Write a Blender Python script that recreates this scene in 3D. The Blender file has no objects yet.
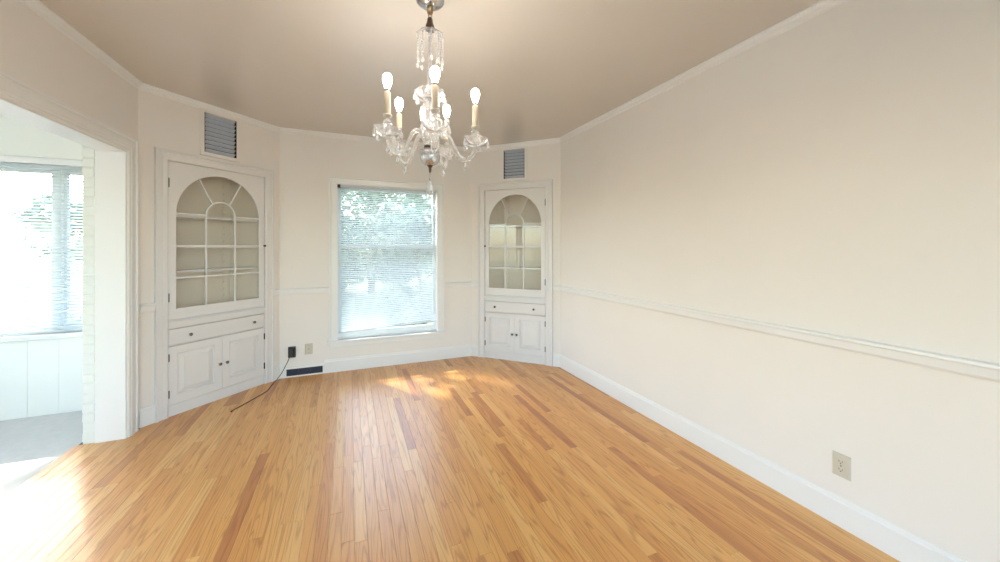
import bpy, bmesh, math, random
from mathutils import Vector, Matrix
random.seed(7)
S = bpy.context.scene
COL = S.collection

# ------------------------------------------------------------------ camera
CAM_H, YAW, FPX, HORIZON = 1.37, 22.357, 365.7, 247.14
cd = bpy.data.cameras.new('camera'); cam = bpy.data.objects.new('camera', cd); COL.objects.link(cam)
cam.location = (0, 0, CAM_H); cam.rotation_euler = (math.radians(90), 0, -math.radians(YAW))
cd.sensor_fit = 'HORIZONTAL'; cd.sensor_width = 36.0; cd.lens = FPX/1000*36
cd.shift_y = -(281-HORIZON)/1000; cd.clip_start = .05; cd.clip_end = 300
S.camera = cam

# ------------------------------------------------------------------ world, sun, exposure
SKY_STRENGTH, SUN_STRENGTH, BULB_STRENGTH, EXPOSURE = .62, 3.8, 36.0, 1.50
SUN_EL, SUN_AZ = math.radians(35), math.radians(31)     # azimuth: how far the rays drift to +x
w = bpy.data.worlds.new('sky'); S.world = w; w.use_nodes = True
wn = w.node_tree; wn.nodes.clear()
sk = wn.nodes.new('ShaderNodeTexSky'); sk.sky_type = 'NISHITA'; sk.sun_disc = False
sk.sun_elevation = SUN_EL; sk.sun_rotation = -SUN_AZ; sk.air_density = 1.0; sk.dust_density = 1.3; sk.ozone_density = 1.0
bg = wn.nodes.new('ShaderNodeBackground'); bg.inputs[1].default_value = SKY_STRENGTH
wo = wn.nodes.new('ShaderNodeOutputWorld')
wn.links.new(sk.outputs[0], bg.inputs[0]); wn.links.new(bg.outputs[0], wo.inputs[0])
sl = bpy.data.lights.new('sun', 'SUN'); so = bpy.data.objects.new('sun', sl); COL.objects.link(so)
sl.energy = SUN_STRENGTH; sl.angle = math.radians(.55); sl.color = (1, .93, .82)
sdir = Vector((math.sin(SUN_AZ)*math.cos(SUN_EL), -math.cos(SUN_AZ)*math.cos(SUN_EL), -math.sin(SUN_EL)))
so.rotation_euler = sdir.to_track_quat('-Z', 'Y').to_euler(); so.location = (-6, 14, 10)
V = S.view_settings
V.view_transform = 'Standard'; V.look = 'None'; V.gamma = 1; V.exposure = EXPOSURE; V.use_curve_mapping = False

# room dimensions (metres); camera stands at x=0, y=0
XR, XL, YB, YC, H = 2.235, -1.483, 4.412, 3.606, 2.616      # side walls, back wall, start of the corner walls, ceiling
CH = YB-YC; XBL, XBR = XL+CH, XR-CH
YREAR = -2.4
OP0, OP1, OPZ = .55, 3.45, 2.062                            # wide opening in the left wall
XLO = -1.645; XBRK = -1.716; XSTEP = -1.752                                  # wall back face, brick veneer face
SRX, SRY0, SRY1, SRZ = -4.4, -.6, 4.36, -.06                # sunroom
WX0, WX1, WZ0, WZ1 = -.124, .990, .345, 2.064                 # window on the back wall

def portal(name, loc, sx, sy, rot):                         # guides sky light through a window, emits nothing itself
    l = bpy.data.lights.new(name, 'AREA'); l.shape = 'RECTANGLE'; l.size = sx; l.size_y = sy; l.energy = 1
    l.cycles.is_portal = True
    o = bpy.data.objects.new(name, l); COL.objects.link(o); o.location = loc; o.rotation_euler = rot
R90 = math.pi/2
portal('portal_back', ((WX0+WX1)/2, YB+.2, 1.2), 1.1, 1.72, (R90, 0, math.pi))
portal('portal_sunroom', (-3.1, SRY1+.2, 1.34), 2.5, 1.6, (R90, 0, math.pi))
portal('portal_side', (SRX-.2, 1.9, 1.28), 4.8, 2.2, (R90, 0, -R90))
portal('portal_rear', (.376, YREAR-.2, 1.2), 3.5, 2.4, (R90, 0, 0))

# ------------------------------------------------------------------ materials
def principled(name, col, rough=.5, metal=0, spec=.5, **kw):
    m = bpy.data.materials.new(name); m.use_nodes = True
    b = m.node_tree.nodes['Principled BSDF']
    b.inputs['Base Color'].default_value = (*col, 1); b.inputs['Roughness'].default_value = rough
    b.inputs['Metallic'].default_value = metal; b.inputs['Specular IOR Level'].default_value = spec
    for k, v in kw.items(): b.inputs[k].default_value = v
    return m
def N(m, t, **kw):
    n = m.node_tree.nodes.new(t)
    for k, v in kw.items(): setattr(n, k, v)
    return n
def L(m, a, b): m.node_tree.links.new(a, b)
def paint(name, col, rough, var=.03, scale=6, bump=.0, spec=.5):
    """painted surface: faint roller mottle in colour and relief"""
    m = principled(name, col, rough, 0, spec); b = m.node_tree.nodes['Principled BSDF']
    tc = N(m, 'ShaderNodeNewGeometry'); nz = N(m, 'ShaderNodeTexNoise'); nz.inputs['Scale'].default_value = scale
    nz.inputs['Detail'].default_value = 4
    L(m, tc.outputs['Position'], nz.inputs['Vector'])
    mr = N(m, 'ShaderNodeMapRange'); mr.inputs[3].default_value = 1-var; mr.inputs[4].default_value = 1+var
    L(m, nz.outputs[0], mr.inputs[0])
    mx = N(m, 'ShaderNodeVectorMath', operation='SCALE'); mx.inputs[0].default_value = col
    L(m, mr.outputs[0], mx.inputs['Scale']); L(m, mx.outputs[0], b.inputs['Base Color'])
    if bump:
        n2 = N(m, 'ShaderNodeTexNoise'); n2.inputs['Scale'].default_value = 90
        L(m, tc.outputs['Position'], n2.inputs['Vector'])
        bp = N(m, 'ShaderNodeBump'); bp.inputs['Strength'].default_value = bump; bp.inputs['Distance'].default_value = .002
        L(m, n2.outputs[0], bp.inputs['Height']); L(m, bp.outputs[0], b.inputs['Normal'])
    return m
M = {}
M['wall'] = paint('wall_paint', (.84, .79, .745), .45, .02, 3, .05, .4)
M['trim'] = paint('trim_paint', (.84, .825, .81), .3, .015, 4)
M['cab'] = paint('cabinet_paint', (.77, .745, .735), .33, .015, 4)
M['inside'] = paint('cabinet_inside_paint', (.87, .77, .64), .5, .02, 4)
M['ceil'] = paint('ceiling_paint', (.70, .648, .585), .25, .03, 2, .04, .6)
M['sunwall'] = paint('sunroom_wall_paint', (.86, .845, .785), .5, .02, 4)
M['brickpaint'] = paint('painted_brick', (.80, .80, .75), .5, .05, 20, .4)
M['mortar'] = paint('painted_mortar', (.79, .79, .74), .6, .05, 20, .4)
M['sub'] = principled('subfloor', (.10, .055, .03), .9)
M['beige'] = principled('beige_plastic', (.62, .56, .46), .35)
M['slot'] = principled('dark_slot', (.03, .025, .02), .6)
M['black'] = principled('black_plastic', (.012, .012, .014), .35)
M['hinge'] = principled('dark_bronze', (.05, .04, .035), .35, .8)
M['knob'] = principled('aged_metal_knob', (.20, .16, .13), .25, .9)
M['silver'] = principled('silver_plate', (.62, .63, .66), .16, 1)
M['brass'] = principled('aged_brass', (.45, .33, .20), .28, 1)
M['darkmetal'] = principled('dark_metal', (.10, .07, .055), .3, .9)
M['candle'] = principled('candle_sleeve', (.52, .42, .32), .5)
M['cup'] = principled('pale_metal_cup', (.62, .57, .50), .4, .6)
M['ventgrey'] = principled('grey_louvre_paint', (.62, .66, .75), .4)
M['ventdark'] = principled('vent_cavity', (.02, .02, .025), .8)
M['register'] = principled('dark_register_metal', (.09, .10, .13), .45, .3)
M['slat'] = principled('white_blind_slat', (.72, .75, .77), .4)
nt = M['slat'].node_tree; t_ = nt.nodes.new('ShaderNodeBsdfTranslucent'); t_.inputs[0].default_value = (.72, .78, .82, 1); x_ = nt.nodes.new('ShaderNodeMixShader'); x_.inputs[0].default_value = .32
nt.links.new(nt.nodes['Principled BSDF'].outputs[0], x_.inputs[1]); nt.links.new(t_.outputs[0], x_.inputs[2]); nt.links.new(x_.outputs[0], nt.nodes['Material Output'].inputs[0])
M['vinyl'] = principled('white_window_frame', (.80, .81, .80), .4)
M['roof'] = principled('roof_soffit_paint', (.72, .72, .70), .7)
M['siding'] = principled('outside_wall', (.55, .50, .45), .8)

def mix_glass(name, body, tint=(1, 1, 1), add=0.0, fac_scale=1.0):
    """clear sheet glass: see-through with a fresnel mirror"""
    m = bpy.data.materials.new(name); m.use_nodes = True; nt = m.node_tree; nt.nodes.clear()
    o = nt.nodes.new('ShaderNodeOutputMaterial'); t = nt.nodes.new('ShaderNodeBsdfTransparent'); t.inputs[0].default_value = (*tint, 1)
    g = nt.nodes.new('ShaderNodeBsdfGlossy'); g.inputs['Roughness'].default_value = body
    fr = nt.nodes.new('ShaderNodeFresnel')
    ge = nt.nodes.new('ShaderNodeNewGeometry'); ir = nt.nodes.new('ShaderNodeMapRange'); ir.inputs[3].default_value = 1.5; ir.inputs[4].default_value = 1/1.5
    nt.links.new(ge.outputs['Backfacing'], ir.inputs[0]); nt.links.new(ir.outputs[0], fr.inputs[0])    # same mirror on both faces of the sheet
    mt = nt.nodes.new('ShaderNodeMath'); mt.operation = 'MULTIPLY_ADD'; mt.use_clamp = True
    mt.inputs[1].default_value = fac_scale; mt.inputs[2].default_value = add
    nt.links.new(fr.outputs[0], mt.inputs[0])
    mx = nt.nodes.new('ShaderNodeMixShader')
    nt.links.new(mt.outputs[0], mx.inputs[0]); nt.links.new(t.outputs[0], mx.inputs[1]); nt.links.new(g.outputs[0], mx.inputs[2])
    nt.links.new(mx.outputs[0], o.inputs[0]); return m
M['glass'] = mix_glass('window_glass', .0, (.95, .98, .97), 0, 1.0)
M['cabglass'] = mix_glass('cabinet_glass', .01, (.985, .99, .99), .0, 1.0)

m = bpy.data.materials.new('crystal'); m.use_nodes = True; nt = m.node_tree; nt.nodes.clear()
o_ = nt.nodes.new('ShaderNodeOutputMaterial'); t_ = nt.nodes.new('ShaderNodeBsdfTransparent'); t_.inputs[0].default_value = (.97, .97, .97, 1)
g_ = nt.nodes.new('ShaderNodeBsdfGlass'); g_.inputs['IOR'].default_value = 1.34; g_.inputs['Roughness'].default_value = .03
d_ = nt.nodes.new('ShaderNodeBsdfTranslucent'); d_.inputs[0].default_value = (.95, .95, .97, 1)
e_ = nt.nodes.new('ShaderNodeBsdfDiffuse'); e_.inputs[0].default_value = (.92, .92, .95, 1)
a1 = nt.nodes.new('ShaderNodeMixShader'); a1.inputs[0].default_value = .8
a2 = nt.nodes.new('ShaderNodeMixShader'); a2.inputs[0].default_value = .13
a3 = nt.nodes.new('ShaderNodeMixShader'); a3.inputs[0].default_value = .5
nt.links.new(t_.outputs[0], a1.inputs[1]); nt.links.new(g_.outputs[0], a1.inputs[2])
nt.links.new(d_.outputs[0], a3.inputs[1]); nt.links.new(e_.outputs[0], a3.inputs[2])
nt.links.new(a1.outputs[0], a2.inputs[1]); nt.links.new(a3.outputs[0], a2.inputs[2]); nt.links.new(a2.outputs[0], o_.inputs[0])
M['crystal'] = m
m2 = m.copy(); m2.name = 'cut_crystal'; M['cut'] = m2
for n in m2.node_tree.nodes:
    if n.type == 'MIX_SHADER' and abs(n.inputs[0].default_value-.13) < 1e-4: n.inputs[0].default_value = .3

m = bpy.data.materials.new('lit_bulb'); m.use_nodes = True; nt = m.node_tree; nt.nodes.clear()
o_ = nt.nodes.new('ShaderNodeOutputMaterial'); e_ = nt.nodes.new('ShaderNodeEmission')
e_.inputs[0].default_value = (1, .91, .80, 1); e_.inputs[1].default_value = BULB_STRENGTH
nt.links.new(e_.outputs[0], o_.inputs[0]); M['bulb'] = m

def oak(name, per_object):
    m = principled(name, (.6, .35, .15), .3, 0, .5, **{'Coat Weight': .3, 'Coat Roughness': .33, 'Coat IOR': 1.5}); b = m.node_tree.nodes['Principled BSDF']
    geo = N(m, 'ShaderNodeNewGeometry'); oi = N(m, 'ShaderNodeObjectInfo')
    rnd = oi.outputs['Random'] if per_object else geo.outputs['Random Per Island']
    wn1 = N(m, 'ShaderNodeTexWhiteNoise', noise_dimensions='1D'); L(m, rnd, wn1.inputs['W'])
    off = N(m, 'ShaderNodeVectorMath', operation='MULTIPLY_ADD'); off.inputs[1].default_value = (37, 37, 37)
    L(m, wn1.outputs['Color'], off.inputs[0]); L(m, geo.outputs['Position'], off.inputs[2])
    # cathedral grain: stretched rings
    mp = N(m, 'ShaderNodeMapping'); mp.inputs['Scale'].default_value = (1, .055, 1); L(m, off.outputs[0], mp.inputs[0])
    n1 = N(m, 'ShaderNodeTexNoise'); n1.inputs['Scale'].default_value = 14; n1.inputs['Detail'].default_value = 1.5
    L(m, mp.outputs[0], n1.inputs['Vector'])
    sc = N(m, 'ShaderNodeMath', operation='MULTIPLY'); sc.inputs[1].default_value = 13; L(m, n1.outputs[0], sc.inputs[0])
    fr = N(m, 'ShaderNodeMath', operation='PINGPONG'); fr.inputs[1].default_value = .5; L(m, sc.outputs[0], fr.inputs[0])
    pw = N(m, 'ShaderNodeMapRange'); pw.inputs[1].default_value = .0; pw.inputs[2].default_value = .22; pw.inputs[3].default_value = 1; pw.inputs[4].default_value = 0
    L(m, fr.outputs[0], pw.inputs[0])
    # fine pores
    mp2 = N(m, 'ShaderNodeMapping'); mp2.inputs['Scale'].default_value = (1, .03, 1); L(m, off.outputs[0], mp2.inputs[0])
    n2 = N(m, 'ShaderNodeTexNoise'); n2.inputs['Scale'].default_value = 260; n2.inputs['Detail'].default_value = 3
    L(m, mp2.outputs[0], n2.inputs['Vector'])
    # board tone
    cr = N(m, 'ShaderNodeValToRGB'); L(m, wn1.outputs['Value'], cr.inputs[0])
    e = cr.color_ramp.elements
    e[0].position = 0; e[0].color = (.52, .20, .06, 1)
    e[1].position = 1; e[1].color = (.83, .475, .165, 1)
    for p, c in ((.06, (.60, .25, .07, 1)), (.13, (.72, .335, .095, 1)), (.6, (.77, .385, .115, 1)), (.85, (.81, .435, .14, 1))):
        x = e.new(p); x.color = c
    dk = N(m, 'ShaderNodeMix', data_type='RGBA', blend_type='MULTIPLY')
    dk.inputs['B'].default_value = (.66, .53, .42, 1)
    gm = N(m, 'ShaderNodeMath', operation='MULTIPLY'); gm.inputs[1].default_value = .72; L(m, pw.outputs[0], gm.inputs[0])
    L(m, gm.outputs[0], dk.inputs['Factor']); L(m, cr.outputs[0], dk.inputs['A'])
    mr = N(m, 'ShaderNodeMapRange'); mr.inputs[3].default_value = .84; mr.inputs[4].default_value = 1.14; L(m, n2.outputs[0], mr.inputs[0])
    fin = N(m, 'ShaderNodeVectorMath', operation='SCALE'); L(m, dk.outputs['Result'], fin.inputs[0]); L(m, mr.outputs[0], fin.inputs['Scale'])
    L(m, fin.outputs[0], b.inputs['Base Color'])
    rr = N(m, 'ShaderNodeMapRange'); rr.inputs[3].default_value = .30; rr.inputs[4].default_value = .42; L(m, n1.outputs[0], rr.inputs[0])
    L(m, rr.outputs[0], b.inputs['Roughness'])
    bp = N(m, 'ShaderNodeBump'); bp.inputs['Strength'].default_value = .12; bp.inputs['Distance'].default_value = .001
    L(m, n2.outputs[0], bp.inputs['Height']); L(m, bp.outputs[0], b.inputs['Normal'])
    return m
M['oak'] = oak('oak_board', True); M['oak_far'] = oak('oak_boards_joined', False)
M['carpet'] = paint('grey_floor_covering', (.58, .55, .52), .3, .12, 25, .3)
M['grass'] = paint('lawn', (.20, .22, .12), .9, .35, 1.5)
M['paving'] = paint('pale_paving', (.55, .55, .54), .9, .15, 1.2)
M['bark'] = paint('bark', (.16, .12, .09), .9, .3, 9)
def leafmat(name, col):
    m = principled(name, col, .5); nt = m.node_tree; b = nt.nodes['Principled BSDF']
    g = N(m, 'ShaderNodeNewGeometry'); mr = N(m, 'ShaderNodeMapRange'); mr.inputs[3].default_value = .6; mr.inputs[4].default_value = 1.5
    L(m, g.outputs['Random Per Island'], mr.inputs[0])
    sc = N(m, 'ShaderNodeVectorMath', operation='SCALE'); sc.inputs[0].default_value = col; L(m, mr.outputs[0], sc.inputs['Scale'])
    L(m, sc.outputs[0], b.inputs['Base Color'])
    t = N(m, 'ShaderNodeBsdfTranslucent'); L(m, sc.outputs[0], t.inputs[0])
    mx = N(m, 'ShaderNodeMixShader'); mx.inputs[0].default_value = .4
    o = nt.nodes['Material Output']; L(m, b.outputs[0], mx.inputs[1]); L(m, t.outputs[0], mx.inputs[2]); L(m, mx.outputs[0], o.inputs[0])
    return m
M['leaf'] = leafmat('tree_leaf', (.30, .37, .25)); M['leaf2'] = leafmat('shrub_leaf', (.30, .36, .29))

# ------------------------------------------------------------------ mesh helpers
class MB:
    def __init__(s): s.v = []; s.f = []
    def add(s, vs, fs):
        n = len(s.v); s.v += [tuple(v) for v in vs]; s.f += [tuple(i+n for i in f) for f in fs]; return s
    def box(s, x0, x1, y0, y1, z0, z1):
        return s.add([(x0,y0,z0),(x1,y0,z0),(x1,y1,z0),(x0,y1,z0),(x0,y0,z1),(x1,y0,z1),(x1,y1,z1),(x0,y1,z1)],
                     [(0,3,2,1),(4,5,6,7),(0,1,5,4),(1,2,6,5),(2,3,7,6),(3,0,4,7)])
    def bbox(s, x0, x1, y0, y1, z0, z1, b=.003):
        bm = bmesh.new(); bmesh.ops.create_cube(bm, size=1)
        for v in bm.verts:
            v.co = Vector(((x0+x1)/2+v.co.x*(x1-x0), (y0+y1)/2+v.co.y*(y1-y0), (z0+z1)/2+v.co.z*(z1-z0)))
        bmesh.ops.bevel(bm, geom=bm.edges[:], offset=b, segments=1, affect='EDGES')
        bm.verts.index_update()
        s.add([v.co for v in bm.verts], [[v.index for v in f.verts] for f in bm.faces]); bm.free(); return s
    def frustum(s, x0, x1, z0, z1, y0, y1, i):
        """panel in the xz plane: base at depth y0, front face at depth y1 inset by i"""
        return s.add([(x0,y0,z0),(x1,y0,z0),(x1,y0,z1),(x0,y0,z1),(x0+i,y1,z0+i),(x1-i,y1,z0+i),(x1-i,y1,z1-i),(x0+i,y1,z1-i)],
                     [(0,1,5,4),(1,2,6,5),(2,3,7,6),(3,0,4,7),(4,5,6,7),(3,2,1,0)])
    def prism(s, poly, y0, y1):
        """polygon of (x, z) points extruded from depth y0 to y1"""
        n = len(poly); vs = [(x,y0,z) for x,z in poly]+[(x,y1,z) for x,z in poly]
        return s.add(vs, [tuple(range(n)), tuple(range(2*n-1, n-1, -1))]+[(i, i+n, (i+1)%n+n, (i+1)%n) for i in range(n)])
    def lathe(s, prof, c=(0,0,0), n=16, lobes=0, amp=0, axis=None):
        vs = []; k = len(prof)
        for j in range(n):
            a = 2*math.pi*j/n
            for r, z in prof:
                rr = r*(1+amp*math.cos(lobes*a)) if lobes else r
                vs.append(Vector((rr*math.cos(a), rr*math.sin(a), z)))
        fs = [(j*k+i, ((j+1)%n)*k+i, ((j+1)%n)*k+i+1, j*k+i+1) for j in range(n) for i in range(k-1)]
        if prof[0][0] > 1e-5: fs.append(tuple(j*k for j in range(n))[::-1])
        if prof[-1][0] > 1e-5: fs.append(tuple(j*k+k-1 for j in range(n)))
        q = Vector((0,0,1)).rotation_difference(Vector(axis)) if axis else None
        return s.add([(q @ v if q else v)+Vector(c) for v in vs], fs)
    def tube(s, pts, r, n=8, closed=False):
        pts = [Vector(p) for p in pts]; m = len(pts); vs = []; up = Vector((0,0,1))
        rs = r if isinstance(r, (list, tuple)) else [r]*m
        prev = None
        for i, p in enumerate(pts):
            a = pts[i-1] if (i or closed) else p; b = pts[(i+1)%m] if (i < m-1 or closed) else p
            t = (b-a).normalized()
            if prev is None: prev = t.orthogonal().normalized()
            prev = (prev-t*prev.dot(t)).normalized(); bi = t.cross(prev)
            for j in range(n):
                an = 2*math.pi*j/n; vs.append(p+(prev*math.cos(an)+bi*math.sin(an))*rs[i])
        fs = [(i*n+j, i*n+(j+1)%n, ((i+1)%m)*n+(j+1)%n, ((i+1)%m)*n+j) for i in range(m if closed else m-1) for j in range(n)]
        if not closed: fs += [tuple(range(n))[::-1], tuple(range((m-1)*n, m*n))]
        return s.add(vs, fs)
    def casing(s, x0, x1, z0, z1, prof, closed=False):
        """moulding around an opening (three sides or four), profile (distance from opening, depth); ends and corners mitred"""
        k = len(prof); vs = []
        for w_, d in prof:
            lo = z0-w_ if closed else z0
            vs += [(x0-w_,d,lo),(x0-w_,d,z1+w_),(x1+w_,d,z1+w_),(x1+w_,d,lo)]
        fs = []
        segs = [(0,1),(1,2),(2,3)]+([(3,0)] if closed else [])
        for i in range(k-1):
            for a, b in segs: fs.append((i*4+a, i*4+b, (i+1)*4+b, (i+1)*4+a))
        if not closed:
            fs += [tuple(i*4 for i in range(k)), tuple(i*4+3 for i in range(k))[::-1]]
        return s.add(vs, fs)
    def build(s, name, mat, parent=None, smooth=False, world=None):
        me = bpy.data.meshes.new(name); me.from_pydata(s.v, [], s.f); me.update()
        bm = bmesh.new(); bm.from_mesh(me); bmesh.ops.recalc_face_normals(bm, faces=bm.faces[:]); bm.to_mesh(me); bm.free()
        if smooth:
            for p in me.polygons: p.use_smooth = True
            me.set_sharp_from_angle(angle=math.radians(40))
        me.materials.append(M[mat]); o = bpy.data.objects.new(name, me); COL.objects.link(o)
        if parent: o.parent = parent
        if world is not None: o.matrix_world = world
        return o
def tag(o, label, cat=None, group=None, kind=None):
    o['label'] = label
    if cat: o['category'] = cat
    if group: o['group'] = group
    if kind: o['kind'] = kind
    return o
def empty(name, loc=(0,0,0), rz=0, label=None, cat=None, group=None, kind=None):
    o = bpy.data.objects.new(name, None); COL.objects.link(o); o.empty_display_size = .1
    o.location = loc; o.rotation_euler = (0,0,rz)
    if label: tag(o, label, cat, group, kind)
    return o
def struct(o, label, cat): return tag(o, label, cat, kind='structure')
def inst(mesh_obj, parent, loc=(0,0,0), rot=None, scale=None, name=None):
    c = mesh_obj.copy(); COL.objects.link(c); c.parent = parent; c.location = loc
    if rot: c.rotation_euler = rot
    if scale: c.scale = scale
    if name: c.name = name
    return c
def spline(pts, n=6):
    """Catmull-Rom through the points"""
    P = [Vector(p) for p in pts]; P = [2*P[0]-P[1]]+P+[2*P[-1]-P[-2]]; out = []
    for i in range(1, len(P)-2):
        for k in range(n):
            t = k/n; a, b, c, d = P[i-1:i+3]
            out.append(.5*((2*b)+(c-a)*t+(2*a-5*b+4*c-d)*t*t+(3*b-a-3*c+d)*t**3))
    return out+[P[-2]]

def wall_mesh(u0, u1, z0, z1, holes, t):
    """wall slab seen from the room: u to the right, depth 0 (room face) to t, with rectangular openings"""
    us = sorted({u0, u1, *[h[0] for h in holes], *[h[1] for h in holes]}); zs = sorted({z0, z1, *[h[2] for h in holes], *[h[3] for h in holes]})
    us = [u for u in us if u0 <= u <= u1]; zs = [z for z in zs if z0 <= z <= z1]
    mb = MB()
    def solid(i, j):
        if i < 0 or j < 0 or i >= len(us)-1 or j >= len(zs)-1: return False
        uc, zc = (us[i]+us[i+1])/2, (zs[j]+zs[j+1])/2
        return not any(h[0] < uc < h[1] and h[2] < zc < h[3] for h in holes)
    for i in range(len(us)-1):
        for j in range(len(zs)-1):
            if not solid(i, j): continue
            a, b, c, d = us[i], us[i+1], zs[j], zs[j+1]
            for y in (0, t): mb.add([(a,y,c),(b,y,c),(b,y,d),(a,y,d)], [(0,1,2,3)])
            if not solid(i-1, j): mb.add([(a,0,c),(a,t,c),(a,t,d),(a,0,d)], [(0,1,2,3)])
            if not solid(i+1, j): mb.add([(b,0,c),(b,t,c),(b,t,d),(b,0,d)], [(0,1,2,3)])
            if not solid(i, j-1): mb.add([(a,0,c),(b,0,c),(b,t,c),(a,t,c)], [(0,1,2,3)])
            if not solid(i, j+1): mb.add([(a,0,d),(b,0,d),(b,t,d),(a,t,d)], [(0,1,2,3)])
    return mb
def weld(o):
    bm = bmesh.new(); bm.from_mesh(o.data); bmesh.ops.remove_doubles(bm, verts=bm.verts[:], dist=1e-5)
    bmesh.ops.recalc_face_normals(bm, faces=bm.faces[:]); bm.to_mesh(o.data); bm.free(); return o

# wall frames: origin on the floor at the wall's left end as seen from the room, local x right, local y away from the room
Q = math.pi/4
FR = {'left': ((XL, YREAR), 2*Q), 'back_left': ((XL, YC), Q), 'back': ((XBL, YB), 0), 'back_right': ((XBR, YB), -Q), 'right': ((XR, YC), -2*Q), 'rear': ((XR, YREAR), 4*Q)}
LEN = {'left': YC-YREAR, 'back_left': CH*2**.5, 'back': XBR-XBL, 'back_right': CH*2**.5, 'right': YC-YREAR, 'rear': XR-XL}
def place(o, side): o.location = (*FR[side][0], 0); o.rotation_euler = (0,0,FR[side][1]); return o
CW = LEN['back_left']
CABL, CABR = CW/2+.010, CW/2+.004                           # cabinet centre along its corner wall
VT = (.133, 2.2, 2.545)                                     # vent grille half width, bottom, top

# ------------------------------------------------------------------ structure: floor
fl = MB().box(XSTEP, XR+.1, YREAR, YB+.1, -.05, -.012).build('floor', 'sub')
struct(fl, 'honey oak strip floor of the dining room', 'floor')
BW = .0572
unit = MB()
cx, g = BW/2, .0003
prof = [(-cx+g,-.012),(-cx+g,-.0007),(-cx+g+.0007,0),(cx-g-.0007,0),(cx-g,-.0007),(cx-g,-.012)]
unit.add([(x,0,z) for x,z in prof]+[(x,1,z) for x,z in prof], [(i,i+1,i+7,i+6) for i in range(5)]+[tuple(range(6)), tuple(range(11,5,-1))])
proto = unit.build('floor_board', 'oak', fl)
ca, sa = math.cos(math.radians(YAW)), math.sin(math.radians(YAW))
def seen(x, y):
    lat = x*ca-y*sa; z = x*sa+y*ca
    if z < .3: return False
    px = 500+FPX*lat/z; py = HORIZON+FPX*CAM_H/z
    return -15 < px < 1015 and py < 577
boards, far = [], MB()
ncol = int((XR-XSTEP)/BW)+1
for i in range(ncol):
    x = XSTEP+BW/2+i*BW
    if x+BW/2 > XR+.03: break
    if x < XL: segs = [(OP0, OP1-.001)]
    else:
        top = YB+.03
        if x < XBL: top = min(top, YC+(x+BW/2-XL)+.04)
        if x > XBR: top = min(top, YC+(XR-x+BW/2)+.04)
        segs = [(YREAR, top)]
    for y0, y1 in segs:
        y = y1; first = True
        while y > y0+.01:
            l = random.choice([.45, .6, .8, .95, 1.1, 1.3, 1.6])*random.uniform(.85, 1.15)
            if first: l *= random.uniform(.4, 1); first = False
            b = max(y0, y-l)
            if b-y0 < .2: b = y0
            yy = [b+(y-b)*k/6 for k in range(7)]
            if any(seen(x, q) for q in yy): boards.append((x, b, y))
            else: far.add([(x+px, b+.0004, z) for px, z in prof]+[(x+px, y-.0004, z) for px, z in prof],
                          [(i_,i_+1,i_+7,i_+6) for i_ in range(5)]+[tuple(range(6)), tuple(range(11,5,-1))])
            y = b
for k, (x, a, b) in enumerate(boards):
    o = proto if k == 0 else inst(proto, fl)
    o.location = (x, a+.0004, 0); o.scale = (1, b-a-.0008, 1)
print('floor boards', len(boards))
fo = far.build('floor_boards_behind', 'oak_far', fl); fo['kind'] = 'stuff'

# ceiling
ce = MB().box(XL-.05, XR+.1, YREAR-.1, YB+.1, H, H+.08).build('ceiling', 'ceil'); struct(ce, 'glossy tan painted ceiling above the chandelier', 'ceiling')

# walls
wr = place(weld(wall_mesh(0, LEN['right'], 0, H, [], .12).build('wall_right', 'wall')), 'right'); struct(wr, 'long plain cream wall on the right side', 'wall')
bx = -XBL
wb = place(weld(wall_mesh(0, LEN['back'], 0, H, [(WX0+bx, WX1+bx, WZ0, WZ1)], .15).build('wall_back', 'wall')), 'back'); struct(wb, 'cream back wall around the blind-covered window', 'wall')
for side, uc in (('back_left', CABL), ('back_right', CABR)):
    o = place(weld(wall_mesh(0, CW, 0, H, [(uc-.402, uc+.402, 0, 2.07), (uc-VT[0]-.004, uc+VT[0]+.004, VT[1]-.004, VT[2]+.004)], .02).build('wall_'+side, 'wall')), side)
    struct(o, 'narrow slanted corner wall holding the %s corner cabinet' % ('left' if side == 'back_left' else 'right'), 'wall')
lo = YREAR
wl = place(weld(wall_mesh(0, LEN['left'], 0, H, [(OP0-lo, OP1-lo, 0, OPZ)], XL-XLO).build('wall_left', 'wall')), 'left'); struct(wl, 'left wall with the wide opening to the sunroom', 'wall')
RW0, RW1, RZ0, RZ1 = .15, 3.568, .06, 2.35
wre = place(weld(wall_mesh(0, LEN['rear'], 0, H, [(RW0, RW1, RZ0, RZ1)], .15).build('wall_rear', 'wall')), 'rear'); struct(wre, 'cream wall behind the viewer with broad glazed doors added for daylight', 'wall')

# outer shell behind the two corner walls, added to stop a light leak
oc1 = MB().box(XLO, XBL, YB, YB+.15, 0, H).box(XLO, XL-.001, YC+.001, YB, 0, H).build('wall_corner_left', 'siding'); struct(oc1, 'outside wall closing the corner behind the left cabinet', 'wall')
oc2 = MB().box(XBR, XR+.12, YB, YB+.15, 0, H).box(XR+.001, XR+.12, YC+.001, YB, 0, H).build('wall_corner_right', 'siding'); struct(oc2, 'outside wall closing the corner behind the right cabinet', 'wall')

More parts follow.
